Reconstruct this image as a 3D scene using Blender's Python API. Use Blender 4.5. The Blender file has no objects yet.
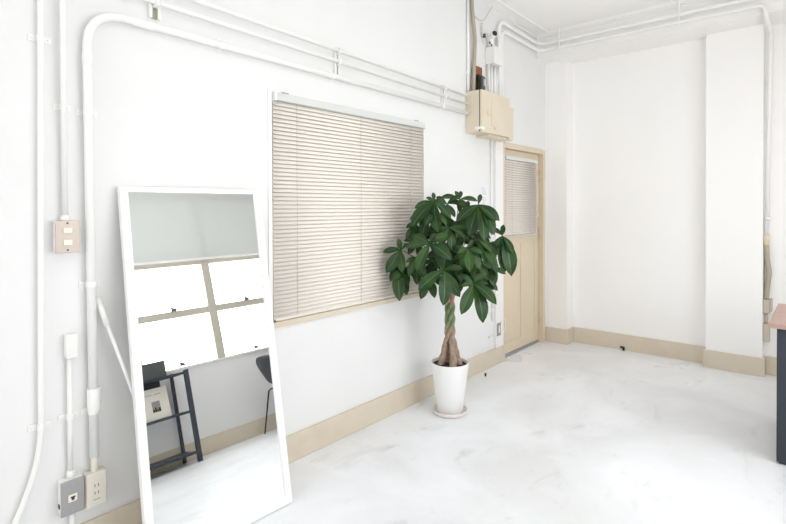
import bpy, bmesh, math, random
from mathutils import Vector, Matrix
random.seed(7)
C = bpy.context.scene.collection
PI = math.pi

SKY, PW1, PW2, PW3, EXPO = 1.6, 122, 62, 9, 0.02
# palmate leaves: hub and leaflet tips, metres from the pot centre
LEAVES = [
 ((-0.021, -0.15, 1.437), [(-0.105, -0.254, 1.401), (-0.081, -0.314, 1.283), (-0.049, -0.241, 1.219), (0.047, -0.198, 1.246), (0.081, -0.102, 1.332), (-0.049, -0.201, 1.47), (-0.038, -0.138, 1.504)]),
 ((0.18, 0.075, 1.419), [(0.181, 0.104, 1.493), (0.114, -0.082, 1.312), (0.156, -0.004, 1.219), (0.256, 0.02, 1.188), (0.285, 0.102, 1.222), (0.305, 0.089, 1.318), (0.305, 0.136, 1.317)]),
 ((0.04, 0.061, 1.455), [(-0.078, -0.001, 1.473), (0.066, 0.016, 1.373), (0.148, 0.124, 1.447), (0.028, 0.025, 1.516), (0.038, 0.084, 1.517), (0.108, 0.055, 1.403)]),
 ((0.014, -0.251, 1.167), [(-0.081, -0.372, 1.15), (-0.002, -0.37, 1.013), (0.109, -0.224, 1.004), (0.168, -0.221, 1.078), (0.087, -0.147, 1.229), (0.056, -0.236, 1.244), (-0.089, -0.299, 1.23)]),
 ((-0.188, -0.292, 1.121), [(-0.256, -0.4, 1.111), (-0.192, -0.318, 1.201), (-0.24, -0.384, 0.98), (-0.14, -0.341, 0.983), (-0.156, -0.237, 1.165)]),
 ((-0.21, -0.298, 1.027), [(-0.233, -0.348, 0.914), (-0.144, -0.362, 0.804), (-0.137, -0.293, 0.835), (-0.111, -0.305, 0.904), (-0.19, -0.259, 1.038)]),
 ((-0.1, -0.244, 1.076), [(-0.145, -0.294, 1.044), (-0.095, -0.324, 0.96), (-0.076, -0.271, 0.903), (-0.014, -0.261, 0.947), (-0.051, -0.211, 1.044)]),
 ((0.106, -0.225, 1.004), [(0.01, -0.366, 0.891), (0.154, -0.301, 0.802), (0.209, -0.193, 0.846), (0.21, -0.148, 1.018), (0.013, -0.264, 1.084), (0.126, -0.226, 1.107)]),
 ((0.213, -0.107, 1.142), [(0.227, -0.068, 1.198), (0.192, -0.19, 1.115), (0.189, -0.156, 1.036), (0.26, -0.159, 1.004), (0.288, -0.085, 1.011), (0.312, -0.096, 1.115)]),
 ((0.189, 0.03, 1.198), [(0.324, 0.067, 0.974), (0.287, 0.003, 1.01), (0.127, 0.006, 1.23), (0.303, 0.04, 1.111)]),
 ((0.283, 0.216, 1.208), [(0.212, 0.187, 1.26), (0.269, 0.125, 1.11), (0.317, 0.177, 0.972), (0.368, 0.202, 1.09), (0.357, 0.202, 0.95), (0.297, 0.204, 1.288)]),
 ((0.266, -0.128, 0.921), [(0.187, -0.16, 0.979), (0.335, -0.086, 0.99), (0.211, -0.191, 0.909), (0.253, -0.251, 0.752), (0.34, -0.14, 0.693), (0.417, -0.107, 0.812), (0.323, -0.046, 0.922)]),
 ((-0.053, -0.177, 0.941), [(-0.073, -0.232, 0.804), (0.021, -0.202, 0.817), (-0.096, -0.229, 0.89), (0.039, -0.17, 0.896)]),
 ((0.239, 0.099, 1.037), [(0.295, 0.119, 0.933), (0.305, 0.061, 0.888), (0.22, 0.054, 0.92), (0.319, 0.102, 1.016)]),
 ((-0.161, -0.164, 1.29), [(-0.2, -0.225, 1.19), (-0.142, -0.222, 1.192), (-0.132, -0.159, 1.196), (-0.182, -0.246, 1.265)]),
 ((-0.002, -0.028, 1.424), [(-0.072, -0.057, 1.479), (-0.087, -0.116, 1.431), (-0.023, -0.069, 1.323), (0.07, -0.04, 1.337), (0.114, 0.039, 1.417), (0.082, 0.028, 1.478)]),
 ((0.068, 0.124, 1.376), [(-0.008, 0.091, 1.425), (0.136, 0.158, 1.396), (0.113, 0.142, 1.287), (0.058, 0.04, 1.281), (0.057, 0.143, 1.452)]),
 ((0.065, -0.102, 1.266), [(-0.016, -0.202, 1.241), (0.056, -0.193, 1.159), (0.095, -0.113, 1.123), (0.178, -0.087, 1.203), (0.153, 0.014, 1.264), (0.059, -0.128, 1.358)]),
 ((0.075, 0.064, 1.302), [(0.003, -0.023, 1.262), (0.067, -0.023, 1.196), (0.116, 0.074, 1.194), (0.176, 0.077, 1.263), (0.073, 0.092, 1.383)]),
 ((-0.084, 0.007, 1.328), [(-0.157, -0.081, 1.287), (-0.087, -0.084, 1.194), (-0.038, 0.012, 1.191), (0.033, 0.029, 1.288)]),
 ((0.091, -0.107, 1.044), [(0.022, -0.19, 1.008), (0.098, -0.187, 0.923), (0.156, -0.088, 0.917), (0.214, -0.084, 1.012), (0.068, -0.096, 1.121), (0.159, -0.068, 1.098)]),
 ((0.091, 0.012, 0.967), [(0.032, -0.067, 0.89), (0.116, -0.051, 0.843), (0.168, 0.038, 0.837), (0.215, 0.037, 0.948), (0.017, -0.021, 0.992)]),
 ((-0.176, -0.124, 1.179), [(-0.257, -0.177, 1.178), (-0.191, -0.215, 1.088), (-0.153, -0.132, 1.057), (-0.07, -0.107, 1.141)]),
 ((0.199, 0.196, 1.15), [(0.143, 0.132, 1.11), (0.199, 0.115, 1.033), (0.238, 0.209, 1.055), (0.274, 0.198, 1.139), (0.157, 0.187, 1.203)]),
 ((0.23, -0.014, 1.046), [(0.178, -0.075, 1.009), (0.243, -0.084, 0.938), (0.292, 0.006, 0.932), (0.328, -0.004, 1.013)]),
 ((-0.056, -0.127, 1.036), [(-0.127, -0.21, 1.025), (-0.057, -0.215, 0.912), (-0.009, -0.125, 0.893), (0.059, -0.106, 1.003)]),
]
# ------------------------------------------------------------------ materials
def mat(name, col, rough=.5, metal=0.0, spec=.5, coat=0.0, noise=None, bump=None):
    m = bpy.data.materials.new(name); m.use_nodes = True
    nt = m.node_tree; b = nt.nodes['Principled BSDF']
    b.inputs['Base Color'].default_value = (*col, 1)
    b.inputs['Roughness'].default_value = rough
    b.inputs['Metallic'].default_value = metal
    b.inputs['Specular IOR Level'].default_value = spec
    b.inputs['Coat Weight'].default_value = coat
    tc = nt.nodes.new('ShaderNodeTexCoord')
    if noise:   # (scale, colour2, lo, hi)
        sc, c2, lo, hi = noise
        n = nt.nodes.new('ShaderNodeTexNoise'); n.inputs['Scale'].default_value = sc
        n.inputs['Detail'].default_value = 6
        r = nt.nodes.new('ShaderNodeValToRGB')
        r.color_ramp.elements[0].position = lo; r.color_ramp.elements[1].position = hi
        r.color_ramp.elements[0].color = (*col, 1); r.color_ramp.elements[1].color = (*c2, 1)
        nt.links.new(tc.outputs['Object'], n.inputs['Vector'])
        nt.links.new(n.outputs['Fac'], r.inputs['Fac'])
        nt.links.new(r.outputs['Color'], b.inputs['Base Color'])
    if bump:    # (scale, strength)
        n = nt.nodes.new('ShaderNodeTexNoise'); n.inputs['Scale'].default_value = bump[0]
        n.inputs['Detail'].default_value = 4
        bp = nt.nodes.new('ShaderNodeBump'); bp.inputs['Strength'].default_value = bump[1]
        bp.inputs['Distance'].default_value = .004
        nt.links.new(tc.outputs['Object'], n.inputs['Vector'])
        nt.links.new(n.outputs['Fac'], bp.inputs['Height'])
        nt.links.new(bp.outputs['Normal'], b.inputs['Normal'])
    return m

M = {}
M['wall'] = mat('white_wall_paint_darkened', (.798,.800,.798), .6, bump=(9,.25), noise=(2.2,(.782,.783,.78),.45,.75))  # shared white paint, darkened here to offset strong light on the side walls
M['wall_brightened'] = mat('white_wall_paint_brightened', (.905,.895,.885), .6, bump=(9,.25), noise=(2.2,(.89,.88,.87),.45,.75))  # same white paint, brightened in colour to make up for weaker light
M['ceiling'] = mat('ceiling_paint', (.92,.91,.895), .7, bump=(14,.15))
M['pipe'] = mat('white_pipe_paint', (.86,.855,.84), .4, bump=(40,.1))
M['whiteplastic'] = mat('white_plastic', (.84,.83,.81), .4)
M['beige'] = mat('beige_skirting_paint', (.66,.585,.47), .5, noise=(6,(.60,.53,.42),.5,.8), bump=(30,.15))
M['door'] = mat('beige_door_paint', (.70,.60,.455), .4, noise=(3,(.67,.57,.43),.4,.8))
M['frame'] = mat('beige_door_frame_paint', (.68,.58,.44), .4)
M['cabinet'] = mat('beige_cabinet_paint', (.71,.63,.50), .4, noise=(5,(.67,.59,.46),.4,.8))
M['greybeige'] = mat('grey_beige_plastic', (.52,.47,.38), .5)
M['conduit'] = mat('beige_corrugated_conduit', (.42,.38,.29), .55)
M['slat'] = mat('cream_blind_slat', (.83,.775,.71), .45)
M['headrail'] = mat('pale_grey_headrail', (.66,.68,.66), .35, metal=.0)
M['cord'] = mat('blind_cord', (.60,.54,.47), .8)
M['dark'] = mat('dark_gap', (.05,.045,.04), .8)
M['black'] = mat('black_plastic', (.012,.012,.013), .4)
M['grey'] = mat('grey_meter_plastic', (.06,.065,.07), .35)
M['lens'] = mat('meter_window', (.45,.47,.45), .15)
M['brown'] = mat('brown_wood_block', (.27,.09,.035), .6)
M['steel'] = mat('brushed_steel_plate', (.50,.42,.37), .4, metal=.3)
M['steelgrey'] = mat('grey_steel_plate', (.36,.36,.36), .4, metal=.4)
M['cream'] = mat('cream_outlet_plastic', (.74,.70,.61), .4)
M['creamlight'] = mat('light_cream_module', (.84,.78,.68), .4)
M['mirrorframe'] = mat('white_mirror_frame', (.88,.88,.875), .35)
M['mirror'] = mat('mirror_glass', (.97,.985,.98), .0, metal=1.0)
M['pot'] = mat('white_ceramic_pot', (.86,.86,.855), .3, spec=.5)
M['saucer'] = mat('cream_saucer', (.78,.72,.68), .4)
M['soil'] = mat('dark_soil', (.035,.022,.014), .95, bump=(60,1))
M['leaf'] = mat('green_leaf', (.013,.043,.010), .42, spec=.30, noise=(9,(.036,.088,.014),.42,.70))
M['vein'] = mat('pale_leaf_vein', (.055,.115,.036), .45)
M['stem'] = mat('green_stem', (.06,.11,.03), .6)
M['navy'] = mat('slate_painted_steel', (.036,.043,.056), .5, spec=.35)
M['shelfmetal'] = mat('dark_slate_shelf_metal', (.035,.045,.062), .45)
M['charcoal'] = mat('charcoal_box_paper', (.07,.08,.078), .6)
M['darknavy'] = mat('navy_box', (.012,.022,.038), .55)
M['paper'] = mat('cream_booklet_paper', (.66,.63,.57), .7)
M['ink'] = mat('grey_ink', (.25,.24,.23), .7)
M['notice'] = mat('notice_paper', (.82,.82,.84), .6)
M['chair'] = mat('dark_grey_chair_shell', (.03,.036,.044), .5)
M['chairleg'] = mat('black_chair_leg', (.012,.014,.018), .35)
M['winframe'] = mat('beige_window_frame_paint', (.55,.52,.45), .45)
M['recess'] = mat('window_reveal_paint', (.68,.60,.48), .6)
M['chrome'] = mat('grey_latch_metal', (.16,.17,.2), .3, metal=.6)
M['whitetag'] = mat('white_tape', (.88,.88,.87), .5)

# trunk: brown bark, greener in the middle of the braid
m = mat('braided_bark', (.20,.125,.085), .8, bump=(70,1.0)); M['bark'] = m
nt = m.node_tree; b = nt.nodes['Principled BSDF']; tc = nt.nodes.new('ShaderNodeTexCoord')
sx = nt.nodes.new('ShaderNodeSeparateXYZ'); nt.links.new(tc.outputs['Object'], sx.inputs[0])
rp = nt.nodes.new('ShaderNodeValToRGB'); nt.links.new(sx.outputs['Z'], rp.inputs['Fac'])
e = rp.color_ramp.elements; e[0].position = 0; e[0].color = (.30,.22,.17,1)
for pos, c in ((.56,(.36,.26,.19)),(.62,(.19,.25,.13)),(.73,(.15,.22,.10)),(.77,(.42,.23,.17)),(.84,(.34,.20,.13))):
    k = e.new(pos); k.color = (*c,1)
e[-1].color = (.14,.13,.06,1)
nz = nt.nodes.new('ShaderNodeTexNoise'); nz.inputs['Scale'].default_value = 45
mx = nt.nodes.new('ShaderNodeMixRGB'); mx.blend_type = 'OVERLAY'; mx.inputs[0].default_value = .6
nt.links.new(tc.outputs['Object'], nz.inputs['Vector'])
nt.links.new(rp.outputs['Color'], mx.inputs[1]); nt.links.new(nz.outputs['Fac'], mx.inputs[2])
nt.links.new(mx.outputs['Color'], b.inputs['Base Color'])

# floor: glossy painted concrete with smoky grey trowel marks
m = mat('white_trowelled_floor', (.80,.81,.82), .32, spec=.4); M['floor'] = m
nt = m.node_tree; b = nt.nodes['Principled BSDF']; tc = nt.nodes.new('ShaderNodeTexCoord')
def noise(scale, detail, dist, rough=.55, stretch=None):
    n = nt.nodes.new('ShaderNodeTexNoise'); n.inputs['Scale'].default_value = scale
    n.inputs['Detail'].default_value = detail; n.inputs['Distortion'].default_value = dist; n.inputs['Roughness'].default_value = rough
    if stretch:
        mp = nt.nodes.new('ShaderNodeMapping'); mp.inputs['Scale'].default_value = stretch; mp.inputs['Rotation'].default_value = (0,0,.5)
        nt.links.new(tc.outputs['Object'], mp.inputs['Vector']); nt.links.new(mp.outputs[0], n.inputs['Vector'])
    else: nt.links.new(tc.outputs['Object'], n.inputs['Vector'])
    return n
def ramp(src, lo, hi, c0, c1):
    r = nt.nodes.new('ShaderNodeValToRGB'); r.color_ramp.elements[0].position = lo; r.color_ramp.elements[1].position = hi
    r.color_ramp.elements[0].color = (*c0,1); r.color_ramp.elements[1].color = (*c1,1)
    nt.links.new(src, r.inputs['Fac']); return r
n1 = noise(1.3, 8, .6); r1 = ramp(n1.outputs['Fac'], .38, .64, (.885,.90,.935), (.765,.775,.79))
n2 = noise(3.2, 10, 1.6, .6, (1,.45,1)); r2 = ramp(n2.outputs['Fac'], .58, .74, (1,1,1), (.80,.80,.79))
n3 = noise(11, 6, .4); r3 = ramp(n3.outputs['Fac'], .62, .78, (1,1,1), (.90,.90,.90))
x1 = nt.nodes.new('ShaderNodeMixRGB'); x1.blend_type='MULTIPLY'; x1.inputs[0].default_value=1
x2 = nt.nodes.new('ShaderNodeMixRGB'); x2.blend_type='MULTIPLY'; x2.inputs[0].default_value=1
nt.links.new(r1.outputs[0], x1.inputs[1]); nt.links.new(r2.outputs[0], x1.inputs[2])
nt.links.new(x1.outputs[0], x2.inputs[1]); nt.links.new(r3.outputs[0], x2.inputs[2])
nt.links.new(x2.outputs[0], b.inputs['Base Color'])
rr_ = ramp(n1.outputs['Fac'], .3, .7, (.26,.26,.26), (.40,.40,.40)); nt.links.new(rr_.outputs[0], b.inputs['Roughness'])

# desk top: reddish wood grain
m = mat('reddish_wood_top', (.45,.23,.17), .4); M['wood'] = m
nt = m.node_tree; b = nt.nodes['Principled BSDF']; tc = nt.nodes.new('ShaderNodeTexCoord')
n1 = noise(5, 8, 1.2, .6, (1,9,1)); r1 = ramp(n1.outputs['Fac'], .3, .7, (.47,.31,.255), (.34,.20,.16))
nt.links.new(r1.outputs[0], b.inputs['Base Color'])

# window glass and the translucent roller blind
m = bpy.data.materials.new('window_glass'); m.use_nodes = True; nt = m.node_tree; nt.nodes.clear(); M['glass'] = m
o_ = nt.nodes.new('ShaderNodeOutputMaterial'); mi = nt.nodes.new('ShaderNodeMixShader'); mi.inputs[0].default_value = .06
t_ = nt.nodes.new('ShaderNodeBsdfTransparent'); g_ = nt.nodes.new('ShaderNodeBsdfGlossy'); g_.inputs['Roughness'].default_value = .05
nt.links.new(t_.outputs[0], mi.inputs[1]); nt.links.new(g_.outputs[0], mi.inputs[2]); nt.links.new(mi.outputs[0], o_.inputs[0])
m = bpy.data.materials.new('roller_blind_fabric'); m.use_nodes = True; nt = m.node_tree; nt.nodes.clear(); M['fabric'] = m
o_ = nt.nodes.new('ShaderNodeOutputMaterial'); mi = nt.nodes.new('ShaderNodeMixShader'); mi.inputs[0].default_value = .12
d_ = nt.nodes.new('ShaderNodeBsdfDiffuse'); d_.inputs[0].default_value = (.66,.68,.67,1)
t_ = nt.nodes.new('ShaderNodeBsdfTranslucent'); t_.inputs[0].default_value = (.7,.73,.72,1)
nt.links.new(d_.outputs[0], mi.inputs[1]); nt.links.new(t_.outputs[0], mi.inputs[2]); nt.links.new(mi.outputs[0], o_.inputs[0])

# ------------------------------------------------------------------ mesh helpers
def nb(): return bmesh.new()
def box(bm, x0, x1, y0, y1, z0, z1, mi=0):
    v = [bm.verts.new((x,y,z)) for x in (x0,x1) for y in (y0,y1) for z in (z0,z1)]
    for f in ((0,1,3,2),(4,6,7,5),(0,4,5,1),(2,3,7,6),(0,2,6,4),(1,5,7,3)):
        fc = bm.faces.new([v[i] for i in f]); fc.material_index = mi
    return v
def bar(bm, a, b, w, d, mi=0, up=(0,0,1)):
    a = Vector(a); b = Vector(b); t = (b-a).normalized(); u = Vector(up)
    s = t.cross(u)
    if s.length < 1e-4: s = t.cross(Vector((1,0,0)))
    s.normalize(); n = s.cross(t).normalized()
    v = [bm.verts.new(p + s*i*w/2 + n*j*d/2) for p in (a,b) for i,j in ((-1,-1),(1,-1),(1,1),(-1,1))]
    for f in ((3,2,1,0),(4,5,6,7),(0,1,5,4),(1,2,6,5),(2,3,7,6),(3,0,4,7)):
        bm.faces.new([v[i] for i in f]).material_index = mi
def tube(bm, pts, r, n=14, caps=True, mi=0):
    pts = [Vector(p) for p in pts]; rs = r if isinstance(r, (list,tuple)) else [r]*len(pts)
    prev = None; rings = []
    for i, p in enumerate(pts):
        a = pts[max(i-1,0)]; b = pts[min(i+1,len(pts)-1)]; t = (b-a).normalized()
        if prev is None:
            u = Vector((0,0,1)) if abs(t.z) < .9 else Vector((1,0,0))
            s = t.cross(u).normalized()
        else: s = (prev - t*prev.dot(t)).normalized()
        prev = s; q = t.cross(s)
        rings.append([bm.verts.new(p + (s*math.cos(2*PI*k/n) + q*math.sin(2*PI*k/n))*rs[i]) for k in range(n)])
    for A, B in zip(rings, rings[1:]):
        for k in range(n):
            f = bm.faces.new((A[k],A[(k+1)%n],B[(k+1)%n],B[k])); f.smooth = True; f.material_index = mi
    if caps:
        bm.faces.new(rings[0][::-1]).material_index = mi; bm.faces.new(rings[-1]).material_index = mi
def lathe(bm, cx, cy, prof, n=48, mi=0):
    rings = []
    for r, z in prof:
        rings.append([bm.verts.new((cx+r*math.cos(2*PI*k/n), cy+r*math.sin(2*PI*k/n), z)) for k in range(n)] if r > 0 else [bm.verts.new((cx,cy,z))])
    for A, B in zip(rings, rings[1:]):
        for k in range(n):
            k2 = (k+1)%n
            if len(A) == 1 and len(B) == 1: continue
            if len(A) == 1: f = bm.faces.new((A[0],B[k2],B[k]))
            elif len(B) == 1: f = bm.faces.new((A[k],A[k2],B[0]))
            else: f = bm.faces.new((A[k],A[k2],B[k2],B[k]))
            f.smooth = True; f.material_index = mi
def ball(bm, c, r, seg=14, mi=0):
    res = bmesh.ops.create_uvsphere(bm, u_segments=seg, v_segments=max(6,seg//2), radius=r, matrix=Matrix.Translation(c))
    for v in res['verts']:
        for f in v.link_faces: f.smooth = True; f.material_index = mi
def arc(c, a0, a1, r, n, plane):   # plane: function (u,v) -> point
    return [plane(c[0]+r*math.cos(a0+(a1-a0)*i/n), c[1]+r*math.sin(a0+(a1-a0)*i/n)) for i in range(n+1)]
def fillet(pts, r, n=7):
    """round the corners of a polyline"""
    P = [Vector(p) for p in pts]; out = [P[0]]
    for i in range(1, len(P)-1):
        a, b, c = P[i-1], P[i], P[i+1]
        d1 = (a-b); d2 = (c-b); k = min(r, d1.length*.49, d2.length*.49)
        A = b + d1.normalized()*k; B = b + d2.normalized()*k
        for j in range(n+1):
            t = j/n; out.append(A*(1-t)**2 + b*2*t*(1-t) + B*t*t)
    out.append(P[-1]); return out

def obj(name, bm, mats, parent=None, bevel=0, seg=2):
    bmesh.ops.recalc_face_normals(bm, faces=bm.faces[:])
    me = bpy.data.meshes.new(name); bm.to_mesh(me); bm.free()
    if not isinstance(mats, (list,tuple)): mats = [mats]
    for m_ in mats: me.materials.append(M[m_])
    o = bpy.data.objects.new(name, me); C.objects.link(o)
    if bevel:
        md = o.modifiers.new('bevel','BEVEL'); md.width = bevel; md.segments = seg; md.limit_method = 'ANGLE'
    if parent:
        o.parent = parent; o.matrix_parent_inverse = world_of(parent).inverted()
    return o
def world_of(o):
    w = Matrix.LocRotScale(o.location, o.rotation_euler, o.scale)
    if o.parent: w = world_of(o.parent) @ o.matrix_parent_inverse @ w
    return w
def thing(name, label, cat, loc, group=None):
    o = bpy.data.objects.new(name, None); C.objects.link(o); o.location = loc; o.empty_display_size = .1
    o['label'] = label; o['category'] = cat
    if group: o['group'] = group
    return o
def tag(o, label, cat, group=None):
    o['label'] = label; o['category'] = cat
    if group: o['group'] = group
    return o
def struct(name, bm, mats, parent=None, label=None, cat=None, bevel=0):
    o = obj(name, bm, mats, parent, bevel)
    if parent is None:
        o['kind'] = 'structure'
        if label: o['label'] = label
        if cat: o['category'] = cat
    return o

XR = 3.15; YB = 5.25; YF = -4.6; ZC = 3.15; YM = 4.88
# ------------------------------------------------------------------ room shell
b = nb(); box(b, -.2, XR+.2, YF-.2, YB+.2, -.12, 0)
struct('floor', b, 'floor', label='white trowelled floor with smoky grey marks', cat='floor')
b = nb(); box(b, -.2, XR+.2, YF-.2, YB+.2, ZC, ZC+.12)
struct('ceiling', b, 'ceiling', label='off-white plain ceiling', cat='ceiling')

def wall_x(name, xa, xb, y0, y1, z0, z1, holes, label):
    """wall slab normal to X with rectangular holes (y0,y1,z0,z1), built of flush blocks"""
    b = nb(); cur = y0
    for (a, c, d, e) in sorted(holes):
        if a > cur: box(b, xa, xb, cur, a, z0, z1)
        if d > z0: box(b, xa, xb, a, c, z0, d)
        if e < z1: box(b, xa, xb, a, c, e, z1)
        cur = c
    if cur < y1: box(b, xa, xb, cur, y1, z0, z1)
    return struct(name, b, 'wall', label=label, cat='wall')
DY0, DY1, DZ = 4.150, 5.035, 1.985
WY0, WY1, WZ0, WZ1 = 1.640, 2.975, .790, 2.012
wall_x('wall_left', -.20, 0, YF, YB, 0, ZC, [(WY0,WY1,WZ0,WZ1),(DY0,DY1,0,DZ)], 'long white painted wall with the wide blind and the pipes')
RW = (1.00, 4.26, .85, 2.62)
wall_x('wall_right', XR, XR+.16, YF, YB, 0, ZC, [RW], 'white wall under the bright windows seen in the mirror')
b = nb(); box(b, 0, XR, YB, YB+.16, 0, ZC); struct('wall_back', b, 'wall_brightened', label='white far wall between corner column and pilaster', cat='wall')
b = nb()
FX0, FX1, FZ0, FZ1 = .5, 2.8, .85, 2.6
box(b, 0, FX0, YF-.16, YF, 0, ZC); box(b, FX1, XR, YF-.16, YF, 0, ZC)
box(b, FX0, FX1, YF-.16, YF, 0, FZ0); box(b, FX0, FX1, YF-.16, YF, FZ1, ZC)
struct('wall_front', b, 'wall_brightened', label='white wall behind the viewer', cat='wall')
b = nb(); box(b, 0, .225, 5.085, YB, 0, 2.895); struct('column_corner', b, 'wall_brightened', label='white corner column beside the beige door', cat='column')
b = nb(); box(b, 1.437, 1.842, 5.148, YB, 0, 2.895); struct('column_pilaster', b, 'wall_brightened', label='white shallow pilaster on the far wall', cat='column')
b = nb(); box(b, 0, XR, YM, YB, 2.895, ZC); struct('beam_back', b, 'wall_brightened', label='white ceiling beam along the far wall', cat='beam')
# mouldings where ceiling meets wall and beam
b = nb(); box(b, .108, .124, YF, YM-.008, ZC-.010, ZC); struct('trim_1', b, 'wall_brightened', label='thin white ceiling moulding along the left wall', cat='moulding')
b = nb(); box(b, .108, XR, YM-.008, YM, ZC-.018, ZC); struct('trim_2', b, 'wall_brightened', label='thin white ceiling moulding along the beam', cat='moulding')
b = nb(); box(b, .0, XR, YM-.012, YM, 2.896, 2.908); struct('trim_3', b, 'pipe', label='thin white bead on the lower edge of the beam', cat='moulding')

# skirting
SK = .152; ST = .016
def sk(name, *boxes):
    b = nb()
    for q in boxes: box(b, *q, 0, SK)
    struct(name, b, 'beige', label='beige painted skirting', cat='skirting', bevel=.003)
sk('baseboard_left', (0, ST, YF, DY0-.008))
sk('baseboard_column', (.0, .225+ST, 5.085-ST, 5.085), (.225, .225+ST, 5.085, YB))
sk('baseboard_back', (.225+ST, 1.437-ST, YB-ST, YB))
sk('baseboard_pilaster', (1.437-ST, 1.842+ST, 5.148-ST, 5.148), (1.437-ST, 1.437, 5.148, YB), (1.842, 1.842+ST, 5.148, YB))
sk('baseboard_recess', (1.842+ST, XR, YB-ST, YB))
sk('baseboard_right', (XR-ST, XR, YF, YB-ST))

# ------------------------------------------------------------------ left window and its venetian blind
b = nb()
box(b, -.20, -.075, WY0, WY1, WZ0, WZ1)
w = struct('window_1', b, 'recess', label='left wall window closed off by the wide cream blind', cat='window')
b = nb()
for q in ((WY0,WY0+.035,WZ0,WZ1),(WY1-.03,WY1,WZ0,WZ1),(WY0,WY1,WZ1-.03,WZ1),((WY0+WY1)/2-.025,(WY0+WY1)/2+.025,WZ0,WZ1)):
    box(b, -.075, -.055, *q)
struct('window_frame', b, 'frame', w)
b = nb(); box(b, -.075, .018, WY0-.008, WY1+.01, WZ0-.030, WZ0); struct('window_sill', b, 'beige', w, bevel=.002)
b = nb(); box(b, -.002, .006, WY0-.028, WY0-.004, WZ0-.03, WZ1+.02); struct('window_trim', b, 'whiteplastic', w)

t = thing('venetian_blind', 'wide cream venetian blind covering the left wall window', 'blind', (0,(WY0+WY1)/2,WZ0))
b = nb(); box(b, -.030, .024, WY0+.004, WY1+.0, WZ1-.036, WZ1+.004); obj('headrail', b, 'headrail', t, .002)
for y in (WY0+.006, WY1-.008):
    b = nb(); box(b, -.032, .027, y-.004, y+.010, WZ1-.040, WZ1+.007); obj('end_cap', b, 'whiteplastic', t, .001)
for y in (WY0+.06, WY1-.12):
    b = nb(); box(b, -.03, .022, y, y+.035, WZ1+.004, WZ1+.010); obj('mounting_bracket', b, 'steelgrey', t)
def slats(y0, y1, ztop, zbot, pitch, x, wd, tilt):
    b = nb(); z = ztop
    while z > zbot:
        prev = None
        for k in range(5):
            s = (k/4-.5)*wd; crown = .0016*(1-(2*k/4-1)**2)
            px = x + s*math.cos(tilt) + crown*math.sin(tilt); pz = z - s*math.sin(tilt) + crown*math.cos(tilt)
            r = [b.verts.new((px,y,pz)) for y in (y0,y1)]
            if prev:
                f = b.faces.new((prev[0],prev[1],r[1],r[0])); f.smooth = True
            prev = r
        z -= pitch
    return b
o = obj('slats', slats(WY0+.007, WY1-.002, WZ1-.048, WZ0+.012, .0222, -.006, .0250, math.radians(69)), 'slat', t)
md = o.modifiers.new('solid','SOLIDIFY'); md.thickness = .0006
b = nb(); box(b, -.014, .004, WY0+.018, WY1, WZ0+.002, WZ0+.016); obj('bottom_rail', b, 'slat', t, .001)
for y in (1.805, 2.316, 2.825):
    b = nb(); tube(b, [(.0025,y,WZ1-.036),(.0025,y,WZ0+.004)], .0012, 6); obj('ladder_cord', b, 'cord', t)

# ------------------------------------------------------------------ door
b = nb()
box(b, -.050, .016, DY0-.006, DY0+.028, 0, DZ); box(b, -.050, .016, DY1-.045, DY1+.006, 0, DZ); box(b, -.050, .016, DY0+.028, DY1-.045, DZ-.040, DZ+.010)
box(b, -.050, .010, DY0-.0, DY0+.028, 0, .001)
df = struct('door_frame_1', b, 'frame', label='beige door frame at the far corner', cat='door frame', bevel=.002)
b = nb(); LY0, LY1 = DY0+.031, DY1-.048
box(b, -.075, -.040, LY0, LY1, .030, DZ-.043)
# raised stiles and rails leave two tall sunk panels and a glazed upper light
def dr(y0,y1,z0,z1): box(b, -.040, -.033, y0, y1, z0, z1)
mid = (LY0+LY1)/2 + .04
dr(LY0, LY0+.09, .030, DZ-.043); dr(LY1-.09, LY1, .030, DZ-.043)
dr(LY0+.09, LY1-.09, .030, .13); dr(LY0+.09, LY1-.09, 1.06, 1.16); dr(LY0+.09, LY1-.09, DZ-.12, DZ-.043); dr(mid-.04, mid+.04, .13, 1.06)
d = struct('door_1', b, 'door', label='beige panelled door with a small blind over its upper light', cat='door', bevel=.002)
b = nb(); box(b, -.06, -.028, LY0+.01, LY1-.01, .003, .028); obj('door_sweep', b, 'steelgrey', d)
b = nb(); box(b, -.030, -.022, LY0+.004, LY0+.032, .70, .80); obj('lock_plate', b, 'steelgrey', d, .001)
b = nb(); tube(b, [(-.022,LY0+.018,.765),(-.008,LY0+.018,.765)], .009, 14); tube(b, [(-.022,LY0+.018,.725),(-.016,LY0+.018,.725)], .005, 10); obj('lock_cylinder', b, 'grey', d)
for z in (.27, 1.13, 1.72):
    b = nb(); box(b, -.029, -.024, LY1-.018, LY1+.012, z-.055, z+.055)
    tube(b, [(-.018,LY1-.002,z-.058),(-.018,LY1-.002,z+.058)], .006, 8)
    for q in (-.045,-.02,.02,.045): ball(b, (-.0235, LY1-.012, z+q), .0035, 6, 1)
    obj('hinge', b, ['frame','dark'], d)
b = nb(); box(b, -.0385, -.037, LY0+.09, LY1-.09, 1.16, DZ-.12); obj('door_glass', b, 'dark', d)

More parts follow.
